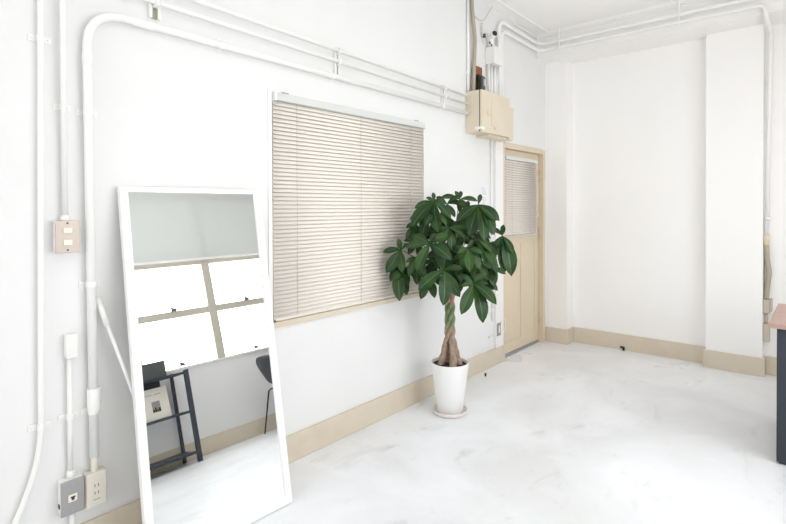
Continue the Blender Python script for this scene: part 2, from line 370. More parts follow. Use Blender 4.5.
t = thing('venetian_blind', 'small cream venetian blind hanging on the beige door', 'blind', (-.01, 4.5, 1.12))
BY0, BY1, BZ0, BZ1 = 4.222, 4.885, 1.125, 1.875
b = nb(); box(b, -.029, .006, BY0, BY1, BZ1-.032, BZ1+.002); obj('headrail', b, 'headrail', t, .002)
o = obj('slats', slats(BY0+.006, BY1-.006, BZ1-.045, BZ0+.02, .0225, -.012, .025, math.radians(64)), 'slat', t)
md = o.modifiers.new('solid','SOLIDIFY'); md.thickness = .0006
b = nb(); box(b, -.022, -.002, BY0+.006, BY1-.006, BZ0, BZ0+.010); obj('bottom_rail', b, 'headrail', t, .001)
for y in (BY0+.13, BY1-.15):
    b = nb(); tube(b, [(-.002,y,BZ1-.03),(-.002,y,BZ0)], .001, 6); obj('ladder_cord', b, 'cord', t)
b = nb(); tube(b, [(.001,BY1+.008,BZ1-.02),(.003,BY1+.010,1.33)], .0025, 8); tube(b, [(.003,BY1+.010,1.33),(.003,BY1+.010,1.30)], .005, 8); obj('tilt_wand', b, 'whiteplastic', t)

# ------------------------------------------------------------------ pipes on the left wall
def clamp(parent, c, axis, r, wide, label=None):
    """saddle strap: band over the pipe with a flat ear each side; axis 'z' for upright pipes, 'y' for level ones"""
    b = nb(); x, y, z = c; h = .012
    if axis == 'z':
        box(b, .001, .005, y-wide/2, y+wide/2, z-h, z+h)
        for s in (-1,1): ball(b, (.006, y+s*(wide/2-.010), z), .004, 8)
        tube(b, [(x,y,z-h),(x,y,z+h)], r+.003, 16)
    else:
        box(b, .001, .005, y-h, y+h, z-wide/2, z+wide/2)
        tube(b, [(x,y-h,z),(x,y+h,z)], r+.003, 16)
    return obj('pipe_clamp', b, 'pipe', parent, .001)
XP = .026
def pipe(label, pts, r, fr=.12, loc=None, m='pipe', name='conduit_pipe', group=None, n=8):
    t = thing(name, label, 'pipe', loc or (0, pts[0][1], pts[0][2]), group)
    b = nb(); tube(b, fillet(pts, fr, n), r, 16); obj('pipe_run', b, m, t)
    return t
def coupling(parent, a, c, r, m='pipe'):
    b = nb(); tube(b, [a, c], r, 18); return obj('coupling', b, m, parent, .0015)

# thick pipe: down from the bend to the cream socket
t = pipe('thick white pipe bending from the wall run down to the cream socket', [(XP,3.535,2.165),(XP,.744,2.190),(XP,.758,.41)], .0168, .155, (0,.76,.36), n=12)
coupling(t, (XP,.758,.685), (XP,.758,.600), .0235); coupling(t, (XP,.746,2.01), (XP,.746,1.965), .0190); coupling(t, (XP,.925,2.188), (XP,1.0,2.1875), .0188)
coupling(t, (XP,.758,.41), (XP,.758,.352), .0135, 'cream')
for z in (.595, 1.10, 1.78): clamp(t, (XP,.748+.009*(1.9-z)/1.3,z), 'z', .0168, .076)
for y in (1.33, 2.06, 3.18): clamp(t, (XP,y,2.165+.025*(3.535-y)/2.8), 'y', .0168, .07)
# middle and upper level pipes, dropping to the switch and to the far left
t = pipe('slim white pipe dropping from the wall run to the steel switch', [(XP+.010,3.535,2.238),(XP+.010,.660,2.300),(XP-.008,.666,1.36)], .0105, .06, (0,.66,1.36))
coupling(t, (XP-.008,.666,1.375), (XP-.008,.666,1.356), .015)
clamp(t, (XP-.008,.664,1.79), 'z', .0098, .06)
t = pipe('slim white pipe at far left curving away above the floor', [(XP+.010,3.535,2.300),(XP+.010,.576,2.37),(XP-.008,.593,2.2),(XP-.008,.582,.8),(XP-.008,.580,.46),(XP-.008,.455,.16),(XP-.008,.415,.06)], .0102, .14, (0,.59,.3))
for z in (.585, 2.035): clamp(t, (XP-.008,.5765+.0075*z,z), 'z', .0098, .075)
# lower duct between the small cover box and the steel jack plate
t = pipe('short white pipe between small cover box and grey jack plate', [(XP-.008,.676,.83),(XP-.008,.676,.355)], .0092, .02, (0,.68,.36))
coupling(t, (XP-.008,.676,.385), (XP-.008,.676,.362), .014)
clamp(t, (XP-.008,.676,.592), 'z', .009, .07)
b = nb(); tube(b, [(XP-.008,.680,.222),(XP-.008,.683,.002)], .0095, 14)
tag(obj('conduit_pipe', b, 'pipe'), 'short white pipe from the grey jack plate down to the floor', 'pipe')
b = nb(); box(b, .001, .034, .661, .702, .822, .915)
tag(obj('cover_box', b, 'whiteplastic', bevel=.004), 'small white cover box on the wall above the jack plate', 'box')
# strut channels carrying the level pipes
def strut(y, z0, z1, w, lab):
    t = thing('strut_channel', lab, 'bracket', (0,y,z0), 'channels that carry the level pipes')
    b = nb()
    for s in (-1,1): box(b, .001, .020, y+s*w/2-.006, y+s*w/2+.006, z0, z1)
    obj('channel_lip', b, 'pipe', t, .001)
    b = nb(); box(b, .001, .004, y-w/2+.006, y+w/2-.006, z0, z1); obj('channel_slot', b, 'conduit', t)
    sl = (3.535-y)/2.88
    for z in (2.238+.062*sl, 2.300+.070*sl):
        b = nb(); tube(b, [(XP+.010,y-.012,z),(XP+.010,y+.012,z)], .0165, 14); box(b, .020, .03, y-.012, y+.012, z-.02, z+.02); obj('clip', b, 'pipe', t)
strut(1.018, 2.228, 2.385, .036, 'white slotted channel on the level pipes above the mirror')
strut(2.10, 2.20, 2.352, .026, 'white slotted channel on the level pipes above the wide blind')
strut(3.20, 2.190, 2.330, .026, 'white slotted channel on the level pipes nearest the fuse cabinet')

# ------------------------------------------------------------------ switch, jack plate, socket
t = thing('light_switch', 'steel plate switch with two rockers on the left wall', 'switch', (0,.665,1.295))
b = nb(); box(b, .001, .040, .628, .704, 1.236, 1.352); obj('switch_box', b, 'whiteplastic', t, .003)
b = nb(); box(b, .040, .044, .625, .707, 1.232, 1.356); obj('switch_plate', b, 'steel', t, .002)
for z in (1.318, 1.272):
    b = nb(); box(b, .044, .050, .651, .681, z-.011, z+.011); obj('rocker', b, 'creamlight', t, .002)
for z in (1.243, 1.345):
    b = nb(); tube(b, [(.044,.666,z),(.0455,.666,z)], .0035, 10); obj('screw', b, 'dark', t)
t = thing('jack_plate', 'grey steel jack plate beside the cream socket', 'outlet', (0,.68,.29))
b = nb(); box(b, .001, .042, .636, .712, .228, .358); obj('jack_box', b, 'whiteplastic', t, .003)
b = nb(); box(b, .042, .046, .634, .714, .226, .360); obj('steel_plate', b, 'steelgrey', t, .002)
b = nb(); box(b, .046, .050, .659, .689, .276, .304); obj('jack_module', b, 'creamlight', t, .001)
b = nb(); box(b, .050, .0508, .669, .679, .282, .291); box(b, .050, .0508, .666, .682, .291, .297); obj('jack_hole', b, 'dark', t)
b = nb(); tube(b, [(.022,.636,.262),(.022,.6345,.262)], .010, 14); obj('knockout_hole', b, 'dark', t)
for z in (.240, .343):
    b = nb(); tube(b, [(.046,.674,z),(.047,.674,z)], .003, 10); obj('screw', b, 'steel', t)
t = thing('wall_socket', 'cream double socket under the thick white pipe', 'outlet', (0,.76,.28))
b = nb(); box(b, .001, .042, .722, .800, .214, .352); obj('socket_box', b, 'cream', t, .008, 3)
b = nb(); box(b, .042, .0435, .745, .775, .236, .318); obj('socket_face', b, 'cream', t, .001)
for z in (.301, .272):
    b = nb()
    for y in (.753, .766): box(b, .0435, .0442, y-.0012, y+.0012, z-.006, z+.006)
    obj('socket_slots', b, 'dark', t)
b = nb()
for k in range(6): box(b, .0435, .0440, .748+k*.004, .7505+k*.004, .244, .2475+.0012*(k%2))
obj('rating_mark', b, 'ink', t)

# ------------------------------------------------------------------ standing mirror
TH = math.radians(10.1); PH = math.radians(1.83)
u = Vector((math.sin(PH), math.cos(PH), 0)); hN = Vector((u.y, -u.x, 0))
nN = hN*math.cos(TH) + Vector((0,0,math.sin(TH))); vU = -(hN*math.sin(TH)) + Vector((0,0,math.cos(TH)))
BR = Vector((.3236, 1.5116, 0)); MW = .664; ML = 1.516; MF = .034; MT = .028
def mp(a, c, d): return BR + u*a + vU*c + nN*d      # a along the base (0..-MW), c up the glass, d out of it
def mbox(bm, a0, a1, c0, c1, d0, d1):
    vs = [bm.verts.new(mp(a,c,d)) for a in (a0,a1) for c in (c0,c1) for d in (d0,d1)]
    for f in ((0,1,3,2),(4,6,7,5),(0,4,5,1),(2,3,7,6),(0,2,6,4),(1,5,7,3)): bm.faces.new([vs[i] for i in f])
t = thing('standing_mirror', 'tall white framed mirror leaning beside the wide blind', 'mirror', tuple(mp(-MW/2,0,0)))
b = nb()
lo = .006
mbox(b, -MW, -MW+MF, lo, ML, -MT, 0); mbox(b, -MF, 0, lo, ML, -MT, 0)
mbox(b, -MW+MF, -MF, lo, MF+.004, -MT, 0); mbox(b, -MW+MF, -MF, ML-.020, ML, -MT, 0)
obj('mirror_frame', b, 'mirrorframe', t, .002)
b = nb(); mbox(b, -MW+MF-.004, -MF+.004, MF, ML-.020+.004, -.014, -.008); obj('mirror_pane', b, 'mirror', t)
b = nb(); mbox(b, -MW+MF-.004, -MF+.004, MF-.002, ML-.020+.004, -.024, -.015); obj('back_board', b, 'whiteplastic', t)
S0 = Vector((.016,.776,1.042)); S1 = Vector((.135,.872,.640)); 
sd = (S1-S0).normalized(); kk = ((BR-S0).dot(nN) - MT - .012)/sd.dot(nN); S1 = S0 + sd*kk
b = nb(); tube(b, [S0+sd*.10, S1], .0075, 12); obj('support_leg', b, 'mirrorframe', t)
b = nb(); tube(b, [S0, S0+sd*.115], .0115, 12); obj('rubber_foot', b, 'whiteplastic', t)

# ------------------------------------------------------------------ money tree
Q = Vector((.2914, 2.8793, 0))
t = thing('plant_saucer', 'round cream saucer under the white plant pot', 'saucer', (Q.x,Q.y,0))
b = nb(); lathe(b, Q.x, Q.y, [(0,.001),(.100,.001),(.113,.006),(.119,.028),(.117,.031),(.113,.029),(.107,.010),(.09,.009),(0,.009)], 64); obj('dish', b, 'saucer', t)
t = thing('potted_money_tree', 'green money tree with braided trunk in a tall white pot', 'plant', (Q.x,Q.y,.01))
b = nb(); lathe(b, Q.x, Q.y, [(0,.010),(.082,.010),(.088,.016),(.127,.335),(.130,.346),(.128,.350),(.121,.349),(.119,.343),(.114,.29),(0,.285)], 64); obj('pot', b, 'pot', t)
b = nb(); lathe(b, Q.x, Q.y, [(.1175,.330),(.06,.335),(0,.337)], 40); obj('soil', b, 'soil', t)
b = nb()
for s_ in range(4):        # four stems: straight legs that close up, then plait round each other
    ph0 = 2*PI*s_/4 + .75; pts = []; rs = []
    for i in range(72):
        f = i/71; z = .31 + f*.55
        k = max(0, 1-(z-.31)/.205)
        a = ph0 + .25*math.sin(PI*min(1,(z-.31)/.205)) + (max(0, z-.49)/.10)*PI*.62
        sp = .0235 + .046*k**.9
        x_ = sp*math.cos(a); y_ = sp*math.sin(a)*.85
        pts.append(Q + Vector((x_, y_, z)))
        w = .0168 + .0108*k - .004*f
        rs.append(w*(1+.09*math.sin(z*95+s_*1.6)))
    tube(b, pts, rs, 12)
obj('braided_trunk', b, 'bark', t)
RR = Vector((.76,.65,0)); TT = Vector((.65,-.76,0)); UP = Vector((0,0,1))
TOP = Q + Vector((0,0,.86))
def leaflet(bm, H, T, wf=.18, bend=.10):
    ax = T-H; L = ax.length; ax.normalize()
    n = (TT*.75 + UP*.55 + RR*random.uniform(-.35,.35) + Vector((random.uniform(-.2,.2),)*3)); s = ax.cross(n).normalized(); n = s.cross(ax).normalized()
    if n.dot(TT+UP) < 0: n = -n
    N = 9; rows = []
    for i in range(N+1):
        f = i/N
        w = L*wf*(math.sin(PI*min(1,f**1.0*1.0))**.75)*(.55+.75*f)*1.0 if 0 < f < 1 else L*.012
        if f >= 1: w = L*.004
        c = H + ax*L*f + n*(bend*L*4*f*(1-f)) - UP*(.10*L*f*f)
        r = []
        for k, q in enumerate((-1,-.5,-.07,.07,.5,1)):
            r.append(bm.verts.new(c + s*w*q + n*(.22*w*abs(q) + .012*L*math.sin(f*20)*abs(q)*.3)))
        rows.append(r)
    for A, B in zip(rows, rows[1:]):
        for k in range(5):
            f = bm.faces.new((A[k],A[k+1],B[k+1],B[k])); f.smooth = True; f.material_index = 1 if k == 2 else 0
hubs = []; b = nb()
for H, tips in LEAVES:
    Hw = Q + Vector(H); hubs.append(Hw)
    for T in tips:
        Tw = Q + Vector(T); Tw.z += .10*(Tw-Hw).length*.6
        leaflet(b, Hw, Tw, random.uniform(.19,.235), random.uniform(.05,.12))
rng = random.Random(11)
k = 0
while k < 32:
    r = rng.uniform(-.30,.30); zz = rng.uniform(-.22,.24); tt = rng.uniform(-.24,.12)
    if (r/.34)**2 + (zz/.30)**2 > 1: continue
    Hw = Q + RR*r + TT*tt + Vector((0,0,1.13+zz))
    if Hw.x < .12: continue
    hubs.append(Hw); k += 1; n_ = rng.randint(5,7); a0 = rng.uniform(0,2*PI)
    for j in range(n_):
        a = a0 + 2*PI*j/n_; L = rng.uniform(.09,.15)
        D = RR*math.cos(a)*.9 + TT*math.sin(a)*.9 + UP*rng.uniform(-.75,-.1)
        Tw = Hw + D.normalized()*L
        if Tw.x < .03: Tw.x = .03
        leaflet(b, Hw, Tw, .20, .08)
obj('foliage', b, ['leaf','vein'], t)
b = nb()
for i, Hw in enumerate(hubs):
    a = 2*PI*i*.382; base = TOP + Vector((.018*math.cos(a), .018*math.sin(a), random.uniform(-.02,.03)))
    ctr = Q + Vector((0,0,1.0 + .1*((i*7)%5)/5)); mid_ = base.lerp(Hw,.5) + UP*.05
    pts = [base*(1-f)**2 + mid_*2*f*(1-f) + Hw*f*f for f in [j/6 for j in range(7)]]
    tube(b, pts, [.0045-.002*j/6 for j in range(7)], 6)
obj('branches', b, 'stem', t)

# ------------------------------------------------------------------ fuse cabinet and what hangs around it
t = thing('fuse_cabinet', 'beige fuse cabinet high on the wall left of the door', 'cabinet', (0,3.8,2.0))
b = nb(); box(b, .001, .128, 3.541, 4.011, 2.005, 2.342); obj('cabinet_body', b, 'cabinet', t, .003)
b = nb(); box(b, .134, .152, 3.541, 4.011, 2.005, 2.342); cd = obj('cabinet_door', b, 'cabinet', t, .003)
b = nb(); box(b, .128, .134, 3.5413, 4.005, 2.007, 2.340); obj('door_gap', b, 'dark', t)
b = nb(); box(b, .152, .156, 3.690, 3.790, 2.065, 2.275); obj('access_flap', b, 'cabinet', cd, .0015)
b = nb(); box(b, .152, .160, 3.628, 3.655, 2.150, 2.180); obj('latch', b, 'cabinet', cd, .0015)
b = nb(); box(b, .152, .159, 3.735, 3.752, 2.045, 2.06); obj('latch', b, 'cabinet', cd, .0015)
b = nb(); box(b, .001, .140, 4.014, 4.100, 1.990, 2.272); obj('side_box', b, 'cabinet', t, .003)
b = nb(); box(b, .001, .120, 3.70, 4.014, 1.985, 2.005); obj('lower_tray', b, 'cabinet', t, .002)
b = nb(); box(b, .10, .156, 3.520, 3.541, 2.025, 2.043); box(b, .152, .155, 3.541, 3.58, 2.025, 2.043); obj('tape_tag', b, 'whitetag', t)
t = thing('junction_box', 'square white junction box above the fuse cabinet', 'box', (0,3.95,2.65))
b = nb(); box(b, .001, .085, 3.852, 4.005, 2.630, 2.775); obj('box_body', b, 'whiteplastic', t, .003)
b = nb(); box(b, .085, .090, 3.850, 4.007, 2.628, 2.777); obj('box_lid', b, 'whiteplastic', t, .002)
for i, (y, r, lab) in enumerate(((3.866,.012,'thinnest white pipe between junction box and fuse cabinet, next to the meter'),
        (3.912,.014,'second white pipe from the meter between junction box and fuse cabinet'),
        (3.962,.016,'thickest white pipe between junction box and fuse cabinet'),
        (4.003,.010,'rightmost of the four white pipes under the junction box'))):
    b = nb(); tube(b, [(.030,y,2.628),(.030,y,2.342)], r, 14)
    tag(obj('conduit_pipe', b, 'pipe'), lab, 'pipe', 'short pipes between junction box and fuse cabinet')
# elbow with an open dark mouth on top of the box
t = thing('conduit_elbow', 'short white elbow with an open black mouth on the junction box', 'pipe fitting', (.045,3.90,2.775))
b = nb(); tube(b, fillet([(.040,3.880,2.777),(.040,3.880,2.86),(.095,3.850,2.875)], .04), .026, 18); obj('elbow_body', b, 'whiteplastic', t)
b = nb(); tube(b, [(.095,3.850,2.875),(.099,3.848,2.876)], .022, 18); obj('elbow_mouth', b, 'black', t)
# the two pipes that run round the corner and along the beam
def long_pipe(lab, y0, z0, zl, zb, r, yb, xr, tail):
    pts = [(.045,y0,z0),(.040,y0,zl),(.040,yb,zb+.004),(xr,yb,zb-.006)] + tail
    t = thing('conduit_pipe', lab, 'pipe', (.04,y0,z0), 'pipes that run round the corner and along the beam')
    b = nb(); tube(b, fillet(pts, .10, 9), r, 14); obj('pipe_run', b, 'pipe', t); return t
long_pipe('upper of the two thick white pipes turning the corner onto the beam', 4.028, 2.275, 3.046, 3.026, .0165, YM-.028, 3.10, [])
t = long_pipe('lower thick white pipe along the beam, dropping beside the pilaster', 4.066, 2.275, 2.975, 2.962, .0165, YM-.028, 1.872,
    [(1.878,YM-.025,2.860),(1.886,5.195,2.83),(1.862,5.205,1.16)])
for z in (2.42, 1.30):
    b = nb(); box(b, 1.862, 1.90, 5.230, 5.249, z-.01, z+.01); tube(b, [(1.872,5.203,z-.01),(1.872,5.203,z+.01)], .020, 14); obj('pipe_clamp', b, 'pipe', t)
b = nb(); tube(b, fillet([(.020,4.35,3.108),(.020,YM-.012,3.104),(3.10,YM-.012,3.090)], .05), .008, 10)
tag(obj('conduit_pipe', b, 'pipe'), 'thin white pipe above the two thick ones on the beam', 'pipe')
for x, lab in ((.250,'white bracket strip on the beam nearest the room corner'),(1.288,'white bracket strip on the middle of the beam')):
    b = nb(); box(b, x-.006, x+.006, YM-.054, YM-.047, 2.925, ZC)
    tag(obj('pipe_bracket', b, 'pipe', bevel=.001), lab, 'bracket', 'bracket strips holding pipes on the beam')
# upright runs left of the junction box
t = pipe('slim white pipe rising to the ceiling left of the beige cable', [(.014,3.560,ZC),(.014,3.560,2.343)], .011, .02, (0,3.56,2.345))
for z in (2.50, 2.80): clamp(t, (.014,3.56,z), 'z', .010, .05)
b = nb(); pts = [(.03,3.585,ZC),(.03,3.60,2.98),(.035,3.635,2.80),(.03,3.625,2.58),(.03,3.612,2.343)]
P2 = fillet(pts, .09, 8); dense = []
for A, B in zip(P2, P2[1:]):
    n_ = max(1, int((B-A).length/.004))
    dense += [A.lerp(B, i/n_) for i in range(n_)]
tube(b, dense, [.0165 if i % 2 else .0150 for i in range(len(dense))], 12)
tag(obj('flexible_conduit', b, 'conduit'), 'beige corrugated cable conduit rising from the fuse cabinet', 'pipe')
b = nb(); box(b, .0, .030, 3.650, 3.755, 2.343, 2.575)
tag(obj('wooden_block', b, 'brown', bevel=.002), 'reddish brown wooden backing block behind the dark meter', 'block')
t = thing('meter', 'small dark meter on the brown block above the fuse cabinet', 'meter', (.05,3.71,2.36))
b = nb(); box(b, .030, .058, 3.655, 3.735, 2.345, 2.500); obj('meter_case', b, 'black', t, .006)
b = nb(); box(b, .058, .074, 3.672, 3.735, 2.362, 2.490); obj('meter_cover', b, 'grey', t, .008)
b = nb(); box(b, .074, .076, 3.700, 3.726, 2.41, 2.465); obj('meter_window', b, 'lens', t, .001)
# wires and the small insulator
b = nb(); tube(b, [(.02,3.640,2.985),(.03,3.70,2.965),(.03,3.77,2.975),(.03,3.80,3.00),(.03,3.86,3.07),(.03,3.93,3.145)], .003, 6)
tag(obj('loose_wire', b, 'greybeige'), 'thin loose wire sagging at the ceiling above the meter', 'wire')
b = nb(); tube(b, [(.012,3.775,2.972),(.012,3.778,2.88),(.020,3.79,2.83),(.03,3.84,2.780)], .0032, 6)
for i in range(6): tube(b, [(.014,3.777,2.96-.018*i),(.014,3.777,2.952-.018*i)], .006, 6, mi=1)
tag(obj('twisted_wire', b, ['whiteplastic','greybeige']), 'pale twisted wire running down to the junction box', 'wire')
t = thing('insulator_knob', 'small dark round knob on the wire beside the junction box', 'insulator', (.02,3.80,2.84))
b = nb(); lathe(b, .028, 3.795, [(0,2.836),(.012,2.838),(.015,2.850),(.009,2.857),(.014,2.864),(.010,2.873),(0,2.874)], 16); obj('knob', b, 'grey', t)
b = nb(); tube(b, [(.001,3.795,2.855),(.03,3.795,2.855)], .004, 8); obj('nail', b, 'steelgrey', t)
b = nb(); box(b, .04, .062, 3.858, 3.880, 2.777, 2.795); tube(b, [(.05,3.868,2.79),(.045,3.845,2.815)], .006, 8)
tag(obj('cable_gland', b, 'black', bevel=.002), 'black cable gland on the left top edge of the junction box', 'cable gland')

# trunking and small fittings between plant and door
t = thing('cable_trunking', 'flat white trunking board running down beside the door', 'trunking', (0,4.05,.155))
b = nb(); box(b, .001, .022, 4.000, 4.136, .155, 1.984); obj('trunking_board', b, 'whiteplastic', t, .002)
for z in (1.92, .62):
    b = nb(); tube(b, [(.022,4.035,z),(.0235,4.035,z)], .005, 8); obj('screw', b, 'conduit', t)
t = pipe('very thin white pipe down the wall left of the trunking board', [(.010,3.935,1.984),(.010,3.955,.40)], .007, .02, (0,3.94,.4))
for z in (1.55, .50): clamp(t, (.010,3.945,z), 'z', .006, .035)
t = thing('light_switch', 'small steel plate switch low on the trunking beside the door', 'switch', (.022,4.04,.31))
b = nb(); box(b, .022, .027, 4.010, 4.078, .258, .372); obj('switch_plate', b, 'steelgrey', t, .0015)
b = nb(); box(b, .027, .032, 4.036, 4.056, .285, .345); obj('rocker', b, 'creamlight', t, .001)
b = nb(); tube(b, [(.004,3.90,.268),(.004,3.985,.268)], .004, 8); ball(b, (.008,3.90,.270), .009, 8)
tag(obj('cable_clip', b, 'headrail'), 'tiny pale cable clip on the wall below the small switch', 'clip')
b = nb(); tube(b, fillet([(.026,4.08,.37),(.030,4.155,.40),(.032,4.162,.33),(.028,4.135,.27),(.026,4.08,.28)], .03), .0028, 6)
tag(obj('loose_cable', b, 'whiteplastic'), 'thin white cable looping over the door frame edge', 'cable')
t = thing('wall_notice', 'narrow white paper notice with grey lines above the plant', 'notice', (0,3.84,1.33))
b = nb(); box(b, .001, .003, 3.775, 3.895, 1.325, 1.595); obj('paper_sheet', b, 'notice', t)
b = nb()
for k in range(13):
    if k == 4: continue
    box(b, .003, .0034, 3.79, 3.79+.085*(.55+.45*((k*37)%7)/6), 1.565-k*.017, 1.568-k*.017)
obj('printed_lines', b, 'ink', t)
# door stop studs on the floor
for (x, y, lab) in ((.095,3.690,'tiny black stud on the floor right of the plant'),(.735,5.225,'small black door stop on the floor at the far skirting')):
    b = nb(); s = 1 if y > 5 else .8
    lathe(b, x, y, [(0,0),(.010*s,0),(.008*s,.012*s),(.012*s,.020*s),(.012*s,.030*s),(0,.034*s)], 12)
    if y > 5: tube(b, [(x,y,.026),(x-.03,y-.004,.030)], .009, 8)
    tag(obj('floor_stud' if y < 5 else 'door_stop', b, 'black'), lab, 'stud' if y < 5 else 'door stop')

# ------------------------------------------------------------------ conduit end by the pilaster
t = thing('flexible_conduit', 'beige flexible conduit hanging beside the far pilaster', 'pipe', (1.865,5.2,.55))
b = nb(); tube(b, [(1.862,5.205,1.165),(1.862,5.205,1.115)], .024, 18); tube(b, [(1.862,5.205,1.115),(1.862,5.205,1.085)], .020, 18); obj('conduit_connector', b, 'frame', t, .001)
b = nb(); P2 = fillet([(1.862,5.205,1.09),(1.868,5.205,.95),(1.882,5.205,.86),(1.868,5.205,.72),(1.862,5.205,.635)], .08, 8); dense = []
for A, B in zip(P2, P2[1:]):
    n_ = max(1, int((B-A).length/.005)); dense += [A.lerp(B, i/n_) for i in range(n_)]
tube(b, dense, [.0195 if i % 2 else .0175 for i in range(len(dense))], 12); obj('corrugated_sleeve', b, 'conduit', t)
b = nb(); tube(b, fillet([(1.848,5.225,1.10),(1.846,5.225,.85),(1.850,5.225,.62)], .1), .004, 8)
tag(obj('thin_cable', b, 'conduit'), 'thin beige cable behind the flexible conduit at the pilaster', 'cable')
b = nb(); box(b, 1.844, 1.888, 5.170, 5.249, .520, .634); box(b, 1.888, 1.902, 5.19, 5.249, .535, .64)
tag(obj('outlet_box', b, 'greybeige', bevel=.003), 'upper of the two beige boxes beside the pilaster', 'box', 'beige boxes beside the pilaster')
b = nb(); box(b, 1.844, 1.886, 5.170, 5.249, .285, .432); 
tag(obj('outlet_box', b, 'greybeige', bevel=.003), 'lower of the two beige boxes beside the pilaster', 'box', 'beige boxes beside the pilaster')
b = nb(); tube(b, [(1.862,5.205,.52),(1.862,5.205,.432)], .012, 12)
tag(obj('conduit_pipe', b, 'greybeige'), 'short beige pipe joining the two boxes beside the pilaster', 'pipe')

# ------------------------------------------------------------------ desk
t = thing('desk', 'reddish wood top desk on dark slate steel panels at the right edge', 'desk', (2.5,3.8,0))
b = nb(); box(b, 2.004, 3.105, 3.415, 4.160, .742, .767); obj('desktop', b, 'wood', t, .0015)
b = nb(); box(b, 2.044, 2.440, 3.447, 4.120, .012, .742); obj('pedestal', b, 'navy', t, .002)
b = nb(); box(b, 2.040, 2.044, 3.446, 4.124, .012, .742); obj('side_edge', b, 'black', t)
b = nb(); box(b, 2.050, 2.434, 3.460, 4.110, 0, .012); obj('plinth', b, 'black', t)
b = nb(); box(b, 3.065, 3.095, 3.446, 4.12, 0, .742); obj('end_panel', b, 'navy', t, .002)

# ------------------------------------------------------------------ right wall: windows, roller blind (seen in the mirror)
edges = [2.650+.82*k for k in range(-2,2)]
Y0, Y1, Z0, Z1 = RW
b = nb()
box(b, XR+.02, XR+.07, Y0, Y1, Z0, Z0+.010); box(b, XR+.02, XR+.07, Y0, Y1, Z1-.05, Z1)
box(b, XR+.009, XR+.07, Y0, Y1, 1.880, 1.955)
box(b, XR+.02, XR+.07, Y0, Y0+.05, Z0, Z1); box(b, XR+.02, XR+.07, Y1-.05, Y1, Z0, Z1)
w = struct('window_2', b, 'winframe', label='row of bright windows seen in the mirror', cat='window')
b = nb(); box(b, XR-.016, XR+.16, Y0-.01, Y1+.01, Z0-.016, Z0+.002); obj('window_sill', b, 'whiteplastic', w, .003)
for y in edges:
    if Y0+.1 < y < Y1-.1:
        b = nb(); box(b, XR+.012, XR+.07, y-.008, y+.082, Z0, Z1-.05); obj('mullion', b, 'winframe', w, .003)
ys = [Y0+.05]+[y+.082 for y in edges if Y0+.1 < y < Y1-.1]; ye = [y-.008 for y in edges if Y0+.1 < y < Y1-.1]+[Y1-.05]
for a, c in zip(ys, ye):
    b = nb(); box(b, XR+.022, XR+.060, a, c, 1.350, 1.420); tr = obj('transom', b, 'winframe', w, .002)
    b = nb(); box(b, XR+.040, XR+.044, a, c, Z0+.018, 1.885); obj('glass_pane', b, 'glass', w)
    m_ = (a+c)/2
    for z in (1.420, Z0+.018):
        b = nb(); box(b, XR+.004, XR+.026, m_-.026, m_+.026, z, z+.022); tube(b, [(XR+.012,m_+.012,z+.02),(XR+.004,m_-.055,z+.040)], .008, 8); obj('window_latch', b, 'chrome', w)
t = thing('roller_blind', 'pale grey roller blind over the top of the mirrored windows', 'blind', (XR-.05,2.6,1.94))
b = nb(); box(b, XR-.014, XR-.012, 1.14, 4.16, 1.945, 2.84); obj('blind_fabric', b, 'fabric', t)
b = nb(); tube(b, [(XR-.034,1.12,2.86),(XR-.034,4.18,2.86)], .028, 20); obj('roller_tube', b, 'whiteplastic', t)
b = nb(); box(b, XR-.020, XR-.006, 1.14, 4.16, 1.925, 1.948); obj('bottom_bar', b, 'whiteplastic', t, .003)
# unseen window added behind the viewer to even out the light
b = nb()
for x in (FX0, (FX0+FX1)/2-.02, FX1-.05): box(b, x, x+.05, YF-.09, YF-.04, FZ0, FZ1)
for z in (FZ0, FZ1-.05): box(b, FX0, FX1, YF-.09, YF-.04, z, z+.05)
w = struct('added_rear_window', b, 'winframe', label='unseen window added behind the viewer for more even light', cat='window')
b = nb(); box(b, FX0+.05, FX1-.05, YF-.067, YF-.063, FZ0+.05, FZ1-.05); obj('glass_pane', b, 'glass', w)

# ------------------------------------------------------------------ shelf with boxes, chair (seen in the mirror)
t = thing('metal_shelf', 'dark slate metal shelf under the windows, seen in the mirror', 'shelf', (2.97,1.75,0))
for (x, y, w_) in ((2.85,2.165,.042),(3.105,2.128,.028),(2.85,1.26,.042),(3.105,1.26,.028)):
    b = nb(); box(b, x-.012, x+.012, y-w_/2, y+w_/2, 0, .815); obj('post', b, 'shelfmetal', t, .001)
for z in (.79, .440, .085):
    b = nb(); box(b, 2.842, 2.860, 1.275, 2.150, z-.010, z+.012); box(b, 3.090, 3.105, 1.27, 2.12, z-.010, z+.012)
    for y in (1.262, 2.135): bar(b, (2.86,y,z), (3.095,y,z), .018, .020)
    sh = obj('shelf_rail', b, 'shelfmetal', t)
    b = nb(); box(b, 2.862, 3.088, 1.275, 2.124, z+.004, z+.010); obj('shelf_board', b, 'shelfmetal', t)
b = nb(); box(b, 2.868, 3.075, 1.42, 2.000, .8025, .945)
tag(obj('storage_box', b, 'charcoal', bevel=.003), 'charcoal box on top of the dark metal shelf', 'box')
b = nb(); box(b, 2.935, 3.075, 1.42, 1.955, .4525, .776)
tag(obj('storage_box', b, 'darknavy', bevel=.003), 'navy box behind the leaning booklet on the middle shelf', 'box')
t = thing('booklet', 'cream booklet with a small dark picture leaning on the middle shelf', 'booklet', (2.89,1.85,.452))
la = math.radians(9)
def kp(a, h, d): return Vector((2.868 + h*math.sin(la) - d*math.cos(la), a, .4535 + h*math.cos(la) + d*math.sin(la)*.2))
